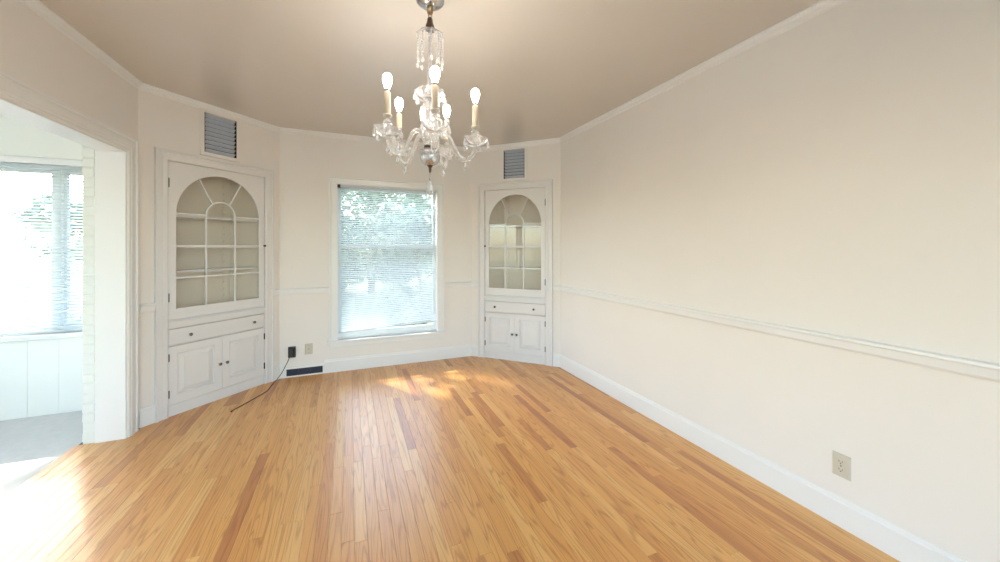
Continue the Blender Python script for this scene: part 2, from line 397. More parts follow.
# mouldings run along the walls with mitred corners
PATH = [Vector((XL, YREAR)), Vector((XL, YC)), Vector((XBL, YB)), Vector((XBR, YB)), Vector((XR, YC)), Vector((XR, YREAR))]
SEG = {'left': 0, 'back_left': 1, 'back': 2, 'back_right': 3, 'right': 4}
def offs(i, d):
    """corner i of the room outline moved d into the room"""
    p = PATH[i]
    def nrm(a, b): t = (b-a).normalized(); return Vector((t.y, -t.x))
    ns = []
    if i > 0: ns.append(nrm(PATH[i-1], p))
    if i < 5: ns.append(nrm(p, PATH[i+1]))
    if len(ns) == 1: return p+ns[0]*d
    b = (ns[0]+ns[1]).normalized(); return p+b*(d/b.dot(ns[0]))
def run(name, side, prof, mat, label, cat, u0=None, u1=None, parent=None):
    i = SEG[side]; A, B = PATH[i], PATH[i+1]; t = (B-A).normalized(); n = Vector((t.y, -t.x)); k = len(prof); vs = []
    for d, z in prof:
        a = offs(i, d) if u0 is None else A+t*u0+n*d
        b = offs(i+1, d) if u1 is None else A+t*u1+n*d
        vs += [(*a, z), (*b, z)]
    fs = [(2*j, 2*j+1, (2*j+3)%(2*k), (2*j+2)%(2*k)) for j in range(k)]+[tuple(range(0,2*k,2)), tuple(range(1,2*k,2))[::-1]]
    o = MB().add(vs, fs).build(name, mat, parent)
    if not parent: struct(o, label, cat)
    return o
CROWN = [(0,H),(.034,H),(.034,H-.008),(.026,H-.013),(.022,H-.024),(.013,H-.032),(.011,H-.042),(.004,H-.050),(0,H-.052)]
RAIL = [(0,.935),(.012,.935),(.024,.930),(.026,.920),(.020,.912),(.017,.880),(.010,.869),(0,.868)]
BASE = [(0,.140),(.005,.140),(.009,.134),(.011,.124),(.016,.118),(.016,0),(0,0)]
NAMES = {'left': 'left wall', 'back_left': 'left corner wall', 'back': 'back window wall', 'back_right': 'right corner wall', 'right': 'right wall'}
n_ = 0
for s_ in SEG:
    n_ += 1; run('trim_%d' % n_, s_, CROWN, 'trim', 'thin white crown moulding along the top of the %s' % NAMES[s_], 'moulding')
rails = [('left', OP1-lo+.128, None, 'short chair rail stub beside the sunroom opening casing'), ('back_left', None, CABL-.477, 'short chair rail between sunroom opening and left cabinet'), ('back_left', CABL+.477, None, 'short chair rail between left cabinet and back wall'),
         ('back', None, WX0+bx-.085, 'chair rail on back wall left of the window'), ('back', WX1+bx+.085, None, 'chair rail on back wall right of the window'),
         ('back_right', None, CABR-.477, 'short chair rail left of the right corner cabinet'), ('back_right', CABR+.477, None, 'short chair rail between right cabinet and right wall'), ('right', None, None, 'long white chair rail along the right wall')]
for s_, a_, b_, lb in rails:
    if s_ == 'left': continue
    n_ += 1; run('trim_%d' % n_, s_, RAIL, 'trim', lb, 'chair rail', a_, b_)
REG0, REG1 = -.632+bx, -.252+bx
bases = [('left', 'baseboard_left', None, OP0-lo-.12, 'baseboard of the left wall near the viewer'), ('back_left', 'baseboard_back_left', None, CABL-.477, 'short baseboard between sunroom opening and left cabinet'),
         ('back_left', 'baseboard_back_left', CABL+.477, None, 'short baseboard between left cabinet and back wall'),
         ('back', 'baseboard_back', REG1, None, 'white baseboard under the window'), ('back', 'baseboard_back', None, REG0, 'small baseboard piece left of the dark floor register'),
         ('back_right', 'baseboard_back_right', None, CABR-.477, 'short baseboard left of the right corner cabinet'), ('back_right', 'baseboard_back_right', CABR+.477, None, 'short baseboard between right cabinet and right wall'),
         ('right', 'baseboard_right', None, None, 'long white baseboard along the right wall')]
for s_, nm, a_, b_, lb in bases: run(nm, s_, BASE, 'trim', lb, 'baseboard', a_, b_)

# casing and lining of the sunroom opening
CAS = [(0,0),(0,-.012),(.006,-.017),(.020,-.017),(.024,-.021),(.070,-.021),(.074,-.017),(.086,-.017),(.090,-.026),(.104,-.026),(.106,0)]
n_ += 1
oc = place(MB().casing(OP0-lo, OP1-lo, 0, OPZ, CAS).build('trim_%d' % n_, 'trim'), 'left'); struct(oc, 'white moulded casing around the sunroom opening', 'door casing')
n_ += 1
T0 = XL-XLO
jm = MB().box(OP1-lo-.012, OP1-lo, -.001, T0, 0, OPZ).box(OP0-lo, OP0-lo+.012, -.001, T0, 0, OPZ).box(OP0-lo+.012, OP1-lo-.012, -.001, T0, OPZ-.012, OPZ)
jo = place(jm.build('trim_%d' % n_, 'trim'), 'left'); struct(jo, 'white lining boards inside the sunroom opening', 'door frame')

# ------------------------------------------------------------------ window on the back wall
win = struct(empty('window_1', (0, YB, 0)), 'tall double-hung window with white casing in the back wall', 'window')
WC = [(0,0),(0,-.008),(.005,-.012),(.054,-.014),(.060,-.010),(.068,-.018),(.082,-.018),(.085,0)]
MB().casing(WX0, WX1, WZ0, WZ1, WC).build('casing', 'trim', win)
MB().bbox(WX0-.104, WX1+.104, -.045, .03, WZ0-.022, WZ0, .004).build('sill', 'trim', win)
MB().bbox(WX0-.078, WX1+.078, -.018, -.0005, WZ0-.075, WZ0-.0225, .003).build('apron', 'trim', win)
MB().box(WX0, WX0+.006, .001, .15, WZ0, WZ1).box(WX1-.006, WX1, .001, .15, WZ0, WZ1).box(WX0+.006, WX1-.006, .001, .15, WZ1-.006, WZ1).box(WX0+.006, WX1-.006, .031, .17, WZ0, WZ0+.012).build('jamb', 'trim', win)
def sash(x0, x1, z0, z1, d, parent, fw=.045, bot=.06, top=.04, name='sash', mat='vinyl'):
    s = MB().box(x0, x0+fw, d, d+.035, z0, z1).box(x1-fw, x1, d, d+.035, z0, z1).box(x0+fw, x1-fw, d, d+.035, z0, z0+bot).box(x0+fw, x1-fw, d, d+.035, z1-top, z1).build(name, mat, parent)
    MB().box(x0+fw, x1-fw, d+.015, d+.019, z0+bot, z1-top).build('pane', 'glass', s)
    return s
ZM = 1.385
sash(WX0+.006, WX1-.006, ZM-.02, WZ1-.006, .108, win, fw=.032, top=.035, bot=.04)
sash(WX0+.006, WX1-.006, WZ0+.012, ZM+.02, .070, win, fw=.032, top=.04, bot=.06)

# ------------------------------------------------------------------ sunroom beyond the opening
sf = MB().box(SRX-.1, XBRK-.003, SRY0, SRY1+.1, SRZ-.06, SRZ).build('floor_sunroom', 'carpet'); struct(sf, 'grey sunroom floor beyond the opening', 'floor')
fe = MB().box(XSTEP, XSTEP+.006, OP0, OP1, SRZ, -.0501).build('trim_40', 'trim'); struct(fe, 'low step edge between oak floor and sunroom floor', 'step')
sc_ = MB().box(SRX-.1, XLO, SRY0-.1, SRY1+.1, 2.46, 2.54).build('ceiling_sunroom', 'sunwall'); struct(sc_, 'pale sunroom ceiling beyond the opening', 'ceiling')
SWX0, SWX1, SWZ0, SWZ1 = -4.2, -1.80, .63, 2.075
def shift_wall(o, x, y, rz): o.location = (x, y, 0); o.rotation_euler = (0,0,rz); return o
sw = weld(wall_mesh(0, XLO-SRX, SRZ, 2.46, [(SWX0-SRX, SWX1-SRX, SWZ0, SWZ1)], .15).build('wall_sunroom_far', 'sunwall')); shift_wall(sw, SRX, SRY1, 0)
struct(sw, 'pale panelled sunroom wall below and above its blind', 'wall')
# vertical panelling boards under the sunroom window
pk = MB().bbox(.0004, .1896, -.012, 0, SRZ+.0, SWZ0-.045, .0018).build('plank', 'sunwall', sw)
for k in range(1, 14): inst(pk, sw, (.19*k, 0, 0))
SDZ0, SDZ1 = .5, 2.1
SIDE = [(.1, 1.5), (1.62, 3.02), (3.14, 4.54)]  # unseen window row added to light the sunroom
ss = weld(wall_mesh(0, SRY1-SRY0, SRZ, 2.46, [(a, b, SDZ0, SDZ1) for a, b in SIDE], .15).build('wall_sunroom_side', 'sunwall')); shift_wall(ss, SRX, SRY0, R90)
struct(ss, 'sunroom side wall with a row of windows added for daylight', 'wall')
sn = MB().box(SRX-.1, XLO, SRY0-.12, SRY0, SRZ, 2.46).build('wall_sunroom_near', 'sunwall'); struct(sn, 'near end wall of the sunroom', 'wall')
# painted brick of the former outside wall: end faces show at the opening
bk = MB().box(XBRK+.002, XLO-.0005, OP1+.0022, SRY1, SRZ, 2.46).build('wall_sunroom_brick', 'mortar'); struct(bk, 'white painted brick edge at the sunroom opening', 'brick wall')
brm = MB().bbox(XBRK, XLO-.006, OP1-.001, OP1+.20, .003, .064, .004).build('brick', 'brickpaint', bk)
nb = 0; z = SRZ
while z+.07 < 2.46:
    rr = random.Random(nb)
    if nb == 0: b_ = brm
    else: b_ = inst(brm, bk)
    b_.location = (rr.uniform(-.003, .003), rr.uniform(-.003, .002), z); z += .0685; nb += 1
# sunroom windows
sw2 = struct(empty('window_2', (0, SRY1, 0)), 'wide sunroom window behind white blinds', 'window')
MB().casing(SWX0, SWX1, SWZ0, SWZ1, [(0,0),(0,-.014),(.05,-.014),(.055,-.008),(.06,0)]).build('casing', 'trim', sw2)
MB().bbox(SWX0-.07, SWX1+.03, -.05, .03, SWZ0-.04, SWZ0, .005).build('sill', 'trim', sw2)
MB().box(SWX0, SWX0+.03, .06, .15, SWZ0, SWZ1).box(SWX1-.03, SWX1, .06, .15, SWZ0, SWZ1).box(SWX0, SWX1, .06, .15, SWZ1-.03, SWZ1).box(SWX0, SWX1, .06, .15, SWZ0, SWZ0+.03).build('frame', 'vinyl', sw2)
MUL = [-2.36, -3.25]
for q in MUL: MB().box(q-.028, q+.028, .06, .15, SWZ0+.03, SWZ1-.03).build('mullion', 'vinyl', sw2)
ed = [SWX0+.03, MUL[1]-.028, MUL[1]+.028, MUL[0]-.028, MUL[0]+.028, SWX1-.03]
for q in range(0, 6, 2): sash(ed[q], ed[q+1], SWZ0+.03, SWZ1-.03, .09, sw2, fw=.022, bot=.035, top=.03)
for k, (a, b) in enumerate(SIDE):
    wv = struct(empty('window_%d' % (k+3), (SRX, SRY0, 0), R90), 'bare sunroom side window added for daylight, %s along the side wall' % ['nearest', 'middle', 'farthest'][k], 'window')
    MB().casing(a, b, SDZ0, SDZ1, [(0,0),(0,-.014),(.05,-.014),(.06,0)]).build('casing', 'trim', wv)
    MB().bbox(a-.055, b+.055, -.05, .03, SDZ0-.04, SDZ0, .005).build('sill', 'trim', wv)
    sash(a, b, SDZ0, SDZ1, .07, wv, fw=.05, bot=.06, top=.05)
# unseen glazed doors, added behind the viewer to let daylight in
rwn = struct(empty('window_6', (XR, YREAR, 0), math.pi), 'broad glazed doors added behind the viewer for daylight', 'window')
MB().casing(RW0, RW1, 0, RZ1, WC).build('casing', 'trim', rwn)
for q in range(3): sash(RW0+q*(RW1-RW0)/3, RW0+(q+1)*(RW1-RW0)/3, RZ0, RZ1, .07, rwn)

# ------------------------------------------------------------------ blinds
def blind(label, x0, x1, zt, zb, spacing, tilt, depth, loc, skew=0.0, wand=None, cords=3, wpx=.025):
    b = empty('window_blind', loc, 0, label, 'blind')
    MB().bbox(x0, x1, depth-.014, depth+.014, zt-.026, zt, .002).build('headrail', 'slat', b)
    w2 = wpx/2; pr = []
    for k in range(5):
        q = -1+k/2; yy = q*w2; zz = .0022*(1-q*q)
        pr.append((yy*math.cos(tilt)+zz*math.sin(tilt), -yy*math.sin(tilt)+zz*math.cos(tilt)))    # room edge up for tilt > 0
    hw = (x1-x0)/2-.004; xc = (x0+x1)/2
    sm = MB().add([(-hw,y,z) for y,z in pr]+[(hw,y,z) for y,z in pr], [(i,i+1,i+6,i+5) for i in range(4)])
    s0 = sm.build('slat', 'slat', b, smooth=True); first = True
    z = zt-.026-spacing*.6
    while z > zb+.012+spacing*.5:
        o = s0 if first else inst(s0, b); first = False
        t = min(1, max(0, 1-(z-zb)/((zt-zb)*.45)))
        roll = math.atan2(skew, x1-x0)*t
        o.location = (xc, depth, z+random.uniform(-.0006, .0006)); o.rotation_euler = (0, -roll+random.uniform(-.0006, .0006), 0)
        z -= spacing
    br = MB().bbox(-hw, hw, -.012, .012, -.008, .008, .003).build('bottom_rail', 'slat', b)
    br.location = (xc, depth, zb); br.rotation_euler = (0, -math.atan2(skew, x1-x0), 0)
    for k in range(cords):
        xx = x0+(x1-x0)*((k+.5)/cords if cords > 2 else .15+.7*k)
        zz = zb+skew*((xx-xc)/(x1-x0))
        MB().tube([(xx, depth-.014, zt-.026), (xx, depth-.014, zz)], .0009, 5).build('ladder_cord', 'slat', b)
    if wand:
        MB().tube([(wand, depth-.022, zt-.02), (wand, depth-.024, zt-.2), (wand+.002, depth-.024, 1.25)], .0035, 6).build('tilt_wand', 'ventgrey', b)
    return b
bl = blind('white slatted blind hanging crooked in the back wall window', WX0+.0035, WX1-.0035, WZ1-.003, .448, .0215, math.radians(-34), .012, (0, YB, 0), skew=.052, wand=-.016)
MB().bbox(WX0+.0005, WX0+.03, -.012, .03, WZ1-.034, WZ1-.001, .002).build('bracket', 'hinge', bl)
blind('wide white slatted blind in the sunroom window', SWX0+.003, SWX1-.003, SWZ1-.003, SWZ0+.02, .027, math.radians(-30), .016, (0, SRY1, 0), cords=5, wpx=.028)

# ------------------------------------------------------------------ corner cabinets
HW, SP, GB, AH = .335, 1.648, .868, .357                     # glass half width, spring line, glass bottom, arch height
def knob(parent, x, z, d, mat='knob', r=.013):
    return MB().lathe([(0,.030),(r*.6,.029),(r,.024),(r,.018),(r*.45,.013),(r*.45,0)], (x, d, z), 12, axis=(0,-1,0)).build('knob', mat, parent, True)
def hinge(parent, x, z0, z1, d):
    return MB().tube([(x, d, z0), (x, d, z1)], .0045, 8).box(x-.007, x+.007, d, d+.002, z0+.004, z1-.004).build('hinge', 'hinge', parent)
def arch(hw, h, zc, n=24, a0=0, a1=math.pi):
    return [(hw*math.cos(a0+(a1-a0)*k/n), zc+h*math.sin(a0+(a1-a0)*k/n)) for k in range(n+1)]
def bar(mb, p, q, w_, d0, d1):
    (x0,z0),(x1,z1) = p, q; l = math.hypot(x1-x0, z1-z0); nx, nz = -(z1-z0)/l*w_/2, (x1-x0)/l*w_/2
    return mb.prism([(x0+nx,z0+nz),(x0-nx,z0-nz),(x1-nx,z1-nz),(x1+nx,z1+nz)], d0, d1)
def cabinet(side, uc, label, hinge_left, shelves):
    org, ang = FR[side]; p = Vector(org)+Vector((math.cos(ang), math.sin(ang)))*uc
    c = empty('corner_cabinet', (p.x, p.y, 0), ang, label, 'cabinet')
    OW, OT = .39, 2.068; sx_ = 1 if hinge_left else -1
    if hinge_left: c.scale = (1.02, 1, 1)
    # casing with backband
    MB().casing(-OW, OW, 0, OT, [(0,.0),(0,-.014),(.008,-.019),(.03,-.019),(.034,-.016),(.062,-.019),(.066,-.029),(.083,-.029),(.085,-.004),(.085,-.0005)]).build('casing', 'cab', c)
    # carcass: back panels in the corner, floor, top
    D = .30
    sh = [(-OW-.001, .021), (OW+.001, .021), (.25, D), (-.25, D)]
    bp = MB()
    for (x0,y0),(x1,y1) in ((sh[0], sh[3]), (sh[3], sh[2]), (sh[2], sh[1])):
        bp.add([(x0,y0,0),(x1,y1,0),(x1,y1,OT),(x0,y0,OT)], [(0,1,2,3)])
    bp.add([(x,y,OT) for x,y in sh], [(0,1,2,3)])
    bk_ = bp.build('back_panel', 'inside', c)
    def shelf(z, t, name='shelf', inset=.035, mat='inside'):
        f = inset/(D-.021)
        q = [(-OW+.14*f, .021+inset), (OW-.14*f, .021+inset), (.248, D-.002), (-.248, D-.002)]
        return MB().add([(x,y,z-t) for x,y in q]+[(x,y,z) for x,y in q], [(3,2,1,0),(4,5,6,7),(0,1,5,4),(1,2,6,5),(2,3,7,6),(3,0,4,7)]).build(name, mat, c)
    shelf(.80, .03, 'cabinet_floor', .002)
    for z in shelves: shelf(z, .018, mat='cab')
    MB().box(sx_*.19-.007, sx_*.19+.007, D-.006, D-.002, .82, OT-.03).build('shelf_standard', 'inside', c)
    for k in range(17):
        z = .9+.066*k
        if k == 0: sl0 = MB().box(sx_*.19-.002, sx_*.19+.002, D-.0065, D-.0055, -.004, .004).build('standard_slot', 'knob', c); sl0.location = (0,0,z)
        else: inst(sl0, c, (0,0,z))
    # face frame: plinth, rail between drawer and glass door, moulded ledge
    MB().box(-OW, OW, -.001, .02, 0, .088).build('plinth', 'cab', c)
    MB().box(-OW, OW, .0, .02, .708, .776).build('rail', 'cab', c)
    MB().prism([(-.39,.735),(.39,.735),(.39,.765),(-.39,.765)], -.008, 0).prism([(-.39,.745),(.39,.745),(.39,.765),(-.39,.765)], -.016, -.008).build('ledge', 'cab', c)
    MB().box(-OW, OW, .001, .02, .566, .5735).build('rail', 'cab', c)
    # glazed door
    DW, DB, DT = .386, .779, 2.065; d0, d1 = -.003, .018
    mb = MB().prism([(-DW,DB),(-HW,DB),(-HW,DT),(-DW,DT)], d0, d1).prism([(HW,DB),(DW,DB),(DW,DT),(HW,DT)], d0, d1).prism([(-HW,DB),(HW,DB),(HW,GB),(-HW,GB)], d0, d1)
    ap = arch(HW, AH, SP)
    for k in range(24):
        (xa,za),(xb,zb) = ap[k], ap[k+1]; mb.prism([(xb,zb),(xa,za),(xa,DT),(xb,DT)], d0, d1)
    door = mb.build('glazed_door', 'cab', c); weld(door)
    m0, m1 = .0, .014; W_ = .013; IX, IH = .117, .124
    rows = [SP, 1.381, 1.118]
    for x in (-IX, IX): bar(MB(), (x, GB), (x, SP), W_, m0, m1).build('muntin', 'cab', door)
    for z in rows:
        for xa, xb in ((-HW, -IX-W_/2), (-IX+W_/2, IX-W_/2), (IX+W_/2, HW)):
            if z == SP and xa == -IX+W_/2: continue
            bar(MB(), (xa, z), (xb, z), W_, m0+.0005, m1).build('muntin', 'cab', door)
    ia, ib = arch(IX+W_/2, IH+W_/2, SP, 16), arch(IX-W_/2, IH-W_/2, SP, 16)
    am = MB()
    for k in range(16): am.prism([ib[k+1], ib[k], ia[k], ia[k+1]], m0, m1)
    weld(am.build('arched_muntin', 'cab', door))
    for sx in (-1, 1):
        a = math.radians(60); bar(MB(), (sx*(IX+.002)*math.cos(math.radians(55)), SP+(IH+.004)*math.sin(math.radians(55))), (sx*HW*.505, SP+AH*math.sin(math.acos(.505))), W_*.9, m0+.0006, m1).build('muntin', 'cab', door)
    # panes: three columns of three, the half round, and the fan lights
    xs = [(-HW, -IX), (-IX, IX), (IX, HW)]; zs = [(GB, 1.118), (1.118, 1.381), (1.381, SP)]
    g0, g1 = .006, .009
    for a, b in xs:
        for e, f in zs: MB().box(a, b, g0, g1, e, f).build('pane', 'cabglass', door)
    MB().prism(arch(IX, IH, SP, 16), g0, g1).build('pane', 'cabglass', door)
    A = math.radians(55); B = math.acos(.505)
    for t0, t1, s0, s1 in ((0, A, 0, B), (A, math.pi-A, B, math.pi-B), (math.pi-A, math.pi, math.pi-B, math.pi)):
        inn = arch(IX, IH, SP, 10, t0, t1); out = arch(HW, AH, SP, 10, s0, s1)
        fm = MB()
        for k in range(10): fm.prism([inn[k], out[k], out[k+1], inn[k+1]], g0, g1)
        weld(fm.build('pane', 'cabglass', door))
    hx = -DW if hinge_left else DW
    for za, zb in ((1.852, 1.93), (.925, .998)): hinge(door, hx, za, zb, -.006)
    knob(door, -hx*.985+(.0 if hinge_left else .0), 1.383, d0, 'hinge', .011)
    # drawer
    dr = MB().bbox(-.386, .386, -.010, .010, .576, .704, .004).build('drawer', 'cab', c)
    for x in (-.245, .275 if hinge_left else .25): knob(dr, x, .640, -.010)
    # lower doors with raised panels
    for sx in (-1, 1):
        x0, x1 = (-.386, .0045) if sx < 0 else (.0065, .386)
        dd = MB(); z0, z1, st = .092, .563, .058; f0, f1 = -.006, .012
        dd.box(x0, x0+st, f0, f1, z0, z1).box(x1-st, x1, f0, f1, z0, z1).box(x0+st, x1-st, f0, f1, z0, z0+st+.012).box(x0+st, x1-st, f0, f1, z1-st, z1)
        od = dd.build('lower_door', 'cab', c)
        mb = MB().casing(x0+st+.012, x1-st-.012, z0+st+.024, z1-st-.012, [(.0,.003),(.004,-.004),(.008,.0),(.012,f0)], True)
        mb.build('panel_moulding', 'cab', od)
        MB().frustum(x0+st, x1-st, z0+st+.012, z1-st, .008, .004, .001).frustum(x0+st+.014, x1-st-.014, z0+st+.026, z1-st-.014, .004, -.006, .034).build('raised_panel', 'cab', od)
        knob(od, (x1-.024) if sx < 0 else (x0+.030), .322, f0)
        for za, zb in ((.445, .508), (.15, .214)): hinge(od, x0 if sx < 0 else x1, za, zb, -.008)
    return c
cabinet('back_left', CABL, 'white built-in corner cabinet nearest the sunroom opening, arched glass door', True, (1.64, 1.378, 1.172))
cabinet('back_right', CABR, 'white built-in corner cabinet between the window and the long right wall', False, (1.64, 1.378, 1.118))

# ------------------------------------------------------------------ louvred vents above the cabinets
for side, uc, lb in (('back_left', CABL, 'grey louvred wall vent above the left corner cabinet'), ('back_right', CABR, 'grey louvred wall vent above the right corner cabinet')):
    org, ang = FR[side]; p = Vector(org)+Vector((math.cos(ang), math.sin(ang)))*(uc-.004)
    v = empty('wall_vent', (p.x, p.y, VT[1]), ang, lb, 'vent', 'louvred vents above the cabinets')
    hh = VT[2]-VT[1]
    MB().casing(-VT[0], VT[0], 0, hh, [(0,.02),(0,-.007),(.004,-.009),(.030,-.009),(.034,-.0005)], True).build('frame', 'wall', v)
    MB().add([(-VT[0],.035,-.002),(VT[0],.035,-.002),(VT[0],.035,hh+.002),(-VT[0],.035,hh+.002)], [(0,1,2,3)]).build('backing', 'ventdark', v)
    s0 = MB().prism([(-VT[0]+.009,-.001),(VT[0]-.009,-.001),(VT[0]-.009,.001),(-VT[0]+.009,.001)], -.021, .021).build('slat', 'ventgrey', v)
    n = 9
    for k in range(n):
        o = s0 if k == 0 else inst(s0, v)
        o.location = (0, .010, .02+k*(hh-.04)/(n-1)); o.rotation_euler = (math.radians(-36), 0, 0)
    MB().box(-VT[0], -VT[0]+.006, -.004, .016, 0, hh).box(VT[0]-.006, VT[0], -.004, .016, 0, hh).build('side_channel', 'ventdark', v)

# ------------------------------------------------------------------ floor register
rg = empty('floor_register', (-.442, YB, 0), 0, 'dark metal register grille low on the back wall', 'register')
MB().box(-.19, .19, -.012, -.0005, 0.0, .012).box(-.19, .19, -.012, -.0005, .084, .104).box(-.19, -.172, -.012, -.0005, .012, .084).box(.172, .19, -.012, -.0005, .012, .084).build('frame', 'trim', rg)
MB().box(-.172, .172, -.002, -.0005, .012, .084).build('backing', 'ventdark', rg)
s0 = MB().prism([(-.171,-.001),(.171,-.001),(.171,.001),(-.171,.001)], -.005, .005).build('slat', 'register', rg)
for k in range(9):
    o = s0 if k == 0 else inst(s0, rg)
    o.location = (0, -.007, .018+k*.0075); o.rotation_euler = (math.radians(40), 0, 0)
for x in (-.057, .057): MB().box(x-.003, x+.003, -.013, -.002, .012, .084).build('divider', 'register', rg)

# ------------------------------------------------------------------ outlets, adapter and cord
def outlet(loc, rz, label, name='wall_outlet'):
    o = empty(name, loc, rz, label, 'outlet')
    MB().frustum(-.037, .037, -.0575, .0575, -.0003, -.006, .004).build('cover_plate', 'beige', o)
    for sz in (-1, 1):
        r_ = MB().prism([(x*.0165, sz*.0195+max(-.0135, min(.0135, zz*.0165))) for x, zz in [(math.cos(t*math.pi/10), math.sin(t*math.pi/10)) for t in range(20)]], -.0085, -.004).build('receptacle', 'beige', o)
        MB().box(-.0075, -.0055, -.0088, -.0084, sz*.0195-.001, sz*.0195+.008).box(.0055, .0075, -.0088, -.0084, sz*.0195, sz*.0195+.007).lathe([(.0028,0),(.0028,.0004)], (0, -.0084, sz*.0195-.0065), 8, axis=(0,-1,0)).build('slots', 'slot', r_)
    MB().lathe([(.003,0),(.003,.001),(0,.0015)], (0, -.006, 0), 8, axis=(0,-1,0)).build('screw', 'knob', o)
    return o
outlet((XR, 1.023, .297), -R90, 'beige duplex outlet low on the long right wall')
jp = empty('wall_plate', (-.405, YB, .278), 0, 'beige jack plate between black adapter and window', 'wall plate')
MB().frustum(-.037, .037, -.0575, .0575, -.0003, -.006, .004).build('cover_plate', 'beige', jp)
MB().box(-.007, .007, -.0075, -.005, -.008, .008).build('jack', 'candle', jp)
MB().lathe([(.003,0),(.003,.001),(0,.0015)], (0, -.006, .04), 8, axis=(0,-1,0)).lathe([(.003,0),(.003,.001),(0,.0015)], (0, -.006, -.04), 8, axis=(0,-1,0)).build('screws', 'knob', jp)
ad = empty('power_adapter', (-.563, YB, .262), 0, 'black plug adapter on the back wall, trailing a cord to the floor', 'adapter')
MB().bbox(-.036, .036, -.012, -.0005, -.058, .058, .004).build('cover_plate', 'black', ad)
MB().bbox(-.026, .026, -.045, -.012, -.046, .034, .006).build('plug_body', 'black', ad)
pts = [(-.02, -.030, -.046), (-.04, -.036, -.10), (-.09, -.046, -.20), (-.130, -.065, -.2555), (-.15, -.20, -.2585), (-.165, -.36, -.2585), (-.225, -.50, -.2585), (-.283, -.62, -.2585), (-.345, -.735, -.2585)]
MB().tube(spline(pts, 8), .0034, 7).build('cord', 'black', ad, True)
MB().bbox(-.352, -.338, -.758, -.733, -.2619, -.2545, .002).build('cord_plug', 'black', ad)

# ------------------------------------------------------------------ chandelier
CX, CY = .376, 1.843
ch = empty('chandelier', (CX, CY, H), 0, 'five-armed crystal chandelier with lit candle bulbs under the ceiling', 'chandelier')
def Z(z): return z-H
def lat(name, prof, mat, parent=None, n=20, **kw): return MB().lathe([(r, Z(z)) for r, z in prof], (0,0,0), n, **kw).build(name, mat, parent or ch, True)
lat('canopy', [(.072,2.616),(.071,2.610),(.064,2.602),(.050,2.592),(.030,2.585),(.018,2.582),(.0,2.582)], 'silver', n=28)
lat('canopy_neck', [(.010,2.582),(.016,2.578),(.017,2.566),(.013,2.562),(.016,2.557),(.013,2.548),(.006,2.544),(.0,2.544)], 'brass')
MB().tube([(.009*math.cos(t*math.pi/8), 0, Z(2.538)+.012*math.sin(t*math.pi/8)) for t in range(16)], .0022, 6, True).build('hanging_loop', 'brass', ch, True)
lat('hook_cap', [(.004,2.532),(.012,2.524),(.013,2.508),(.019,2.49),(.023,2.472),(.020,2.464),(.0,2.464)], 'darkmetal', lobes=4, amp=.12)
crown = lat('crown', [(.012,2.468),(.030,2.462),(.055,2.452),(.068,2.440),(.066,2.436),(.050,2.446),(.014,2.456)], 'crystal', n=24, lobes=8, amp=.06)
# one strand of beads, shared
st = MB()
for k in range(9): st.lathe([(0,-.006),(.0042,-.003),(.0042,.003),(0,.006)], (0,0,-.008-k*.0128), 6)
st.lathe([(0,0),(.004,-.006),(.0085,-.022),(.006,-.031),(0,-.037)], (0,0,-.122), 8)
s0 = st.build('crystal_strand', 'cut', crown)
for k in range(10):
    a = 2*math.pi*k/10+.2; o = s0 if k == 0 else inst(s0, crown)
    o.location = (.063*math.cos(a), .063*math.sin(a), Z(2.440)+(.0 if k % 2 else -.006))
lat('stem', [(.010,2.455),(.011,2.36),(.015,2.33),(.010,2.315),(.0105,2.27),(.014,2.20),(.020,2.165),(.026,2.150),(.012,2.142),(.012,2.10)], 'crystal', n=12)
MB().tube([(0,0,Z(2.47)), (0,0,Z(1.86))], .004, 8).build('core_rod', 'silver', ch)
dish = lat('dish', [(.012,2.112),(.034,2.108),(.056,2.118),(.069,2.140),(.073,2.156),(.070,2.157),(.055,2.128),(.034,2.117),(.012,2.122)], 'crystal', n=48, lobes=8, amp=.05)
dm = MB().lathe([(0,.002),(.004,-.001),(.004,-.006),(0,-.009)], (0,0,0), 6).lathe([(0,-.008),(.003,-.014),(.0065,-.022),(.0105,-.036),(.009,-.045),(0,-.052)], (0,0,0), 8)
d0 = dm.build('crystal_drop', 'cut', dish)
for k in range(8):
    a = 2*math.pi*k/8; o = d0 if k == 0 else inst(d0, dish); o.location = (.075*math.cos(a), .075*math.sin(a), Z(2.150))
lat('urn', [(.014,2.10),(.034,2.092),(.046,2.07),(.049,2.045),(.045,2.01),(.036,1.975),(.028,1.955),(.024,1.945)], 'crystal', n=24, lobes=12, amp=.045)
lat('hub', [(.020,1.948),(.034,1.935),(.036,1.925),(.024,1.91),(.022,1.885),(.030,1.878)], 'crystal', n=20, lobes=10, amp=.04)
lat('collar', [(.012,1.882),(.030,1.880),(.031,1.872),(.026,1.868),(.028,1.858),(.034,1.850),(.0,1.848)], 'darkmetal')
lat('bowl', [(.036,1.856),(.044,1.838),(.045,1.822),(.038,1.802),(.026,1.788),(.012,1.780),(.0,1.779)], 'silver', n=24)
lat('bowl_glass', [(.047,1.862),(.051,1.842),(.050,1.820),(.040,1.796),(.030,1.786)], 'crystal', n=24, lobes=12, amp=.05)
lat('finial', [(.020,1.788),(.013,1.778),(.007,1.770),(.0075,1.762),(.005,1.748),(.0,1.742)], 'darkmetal')
MB().tube([(0,0,Z(1.745)), (0,0,Z(1.705))], .0016, 5).lathe([(0,0),(.005,-.006),(.005,-.012),(0,-.018)], (0,0,Z(1.722)), 6).lathe([(0,0),(.006,-.012),(.017,-.04),(.021,-.056),(.014,-.069),(0,-.076)], (0,0,Z(1.708)), 10).build('pendant_drop', 'cut', ch)
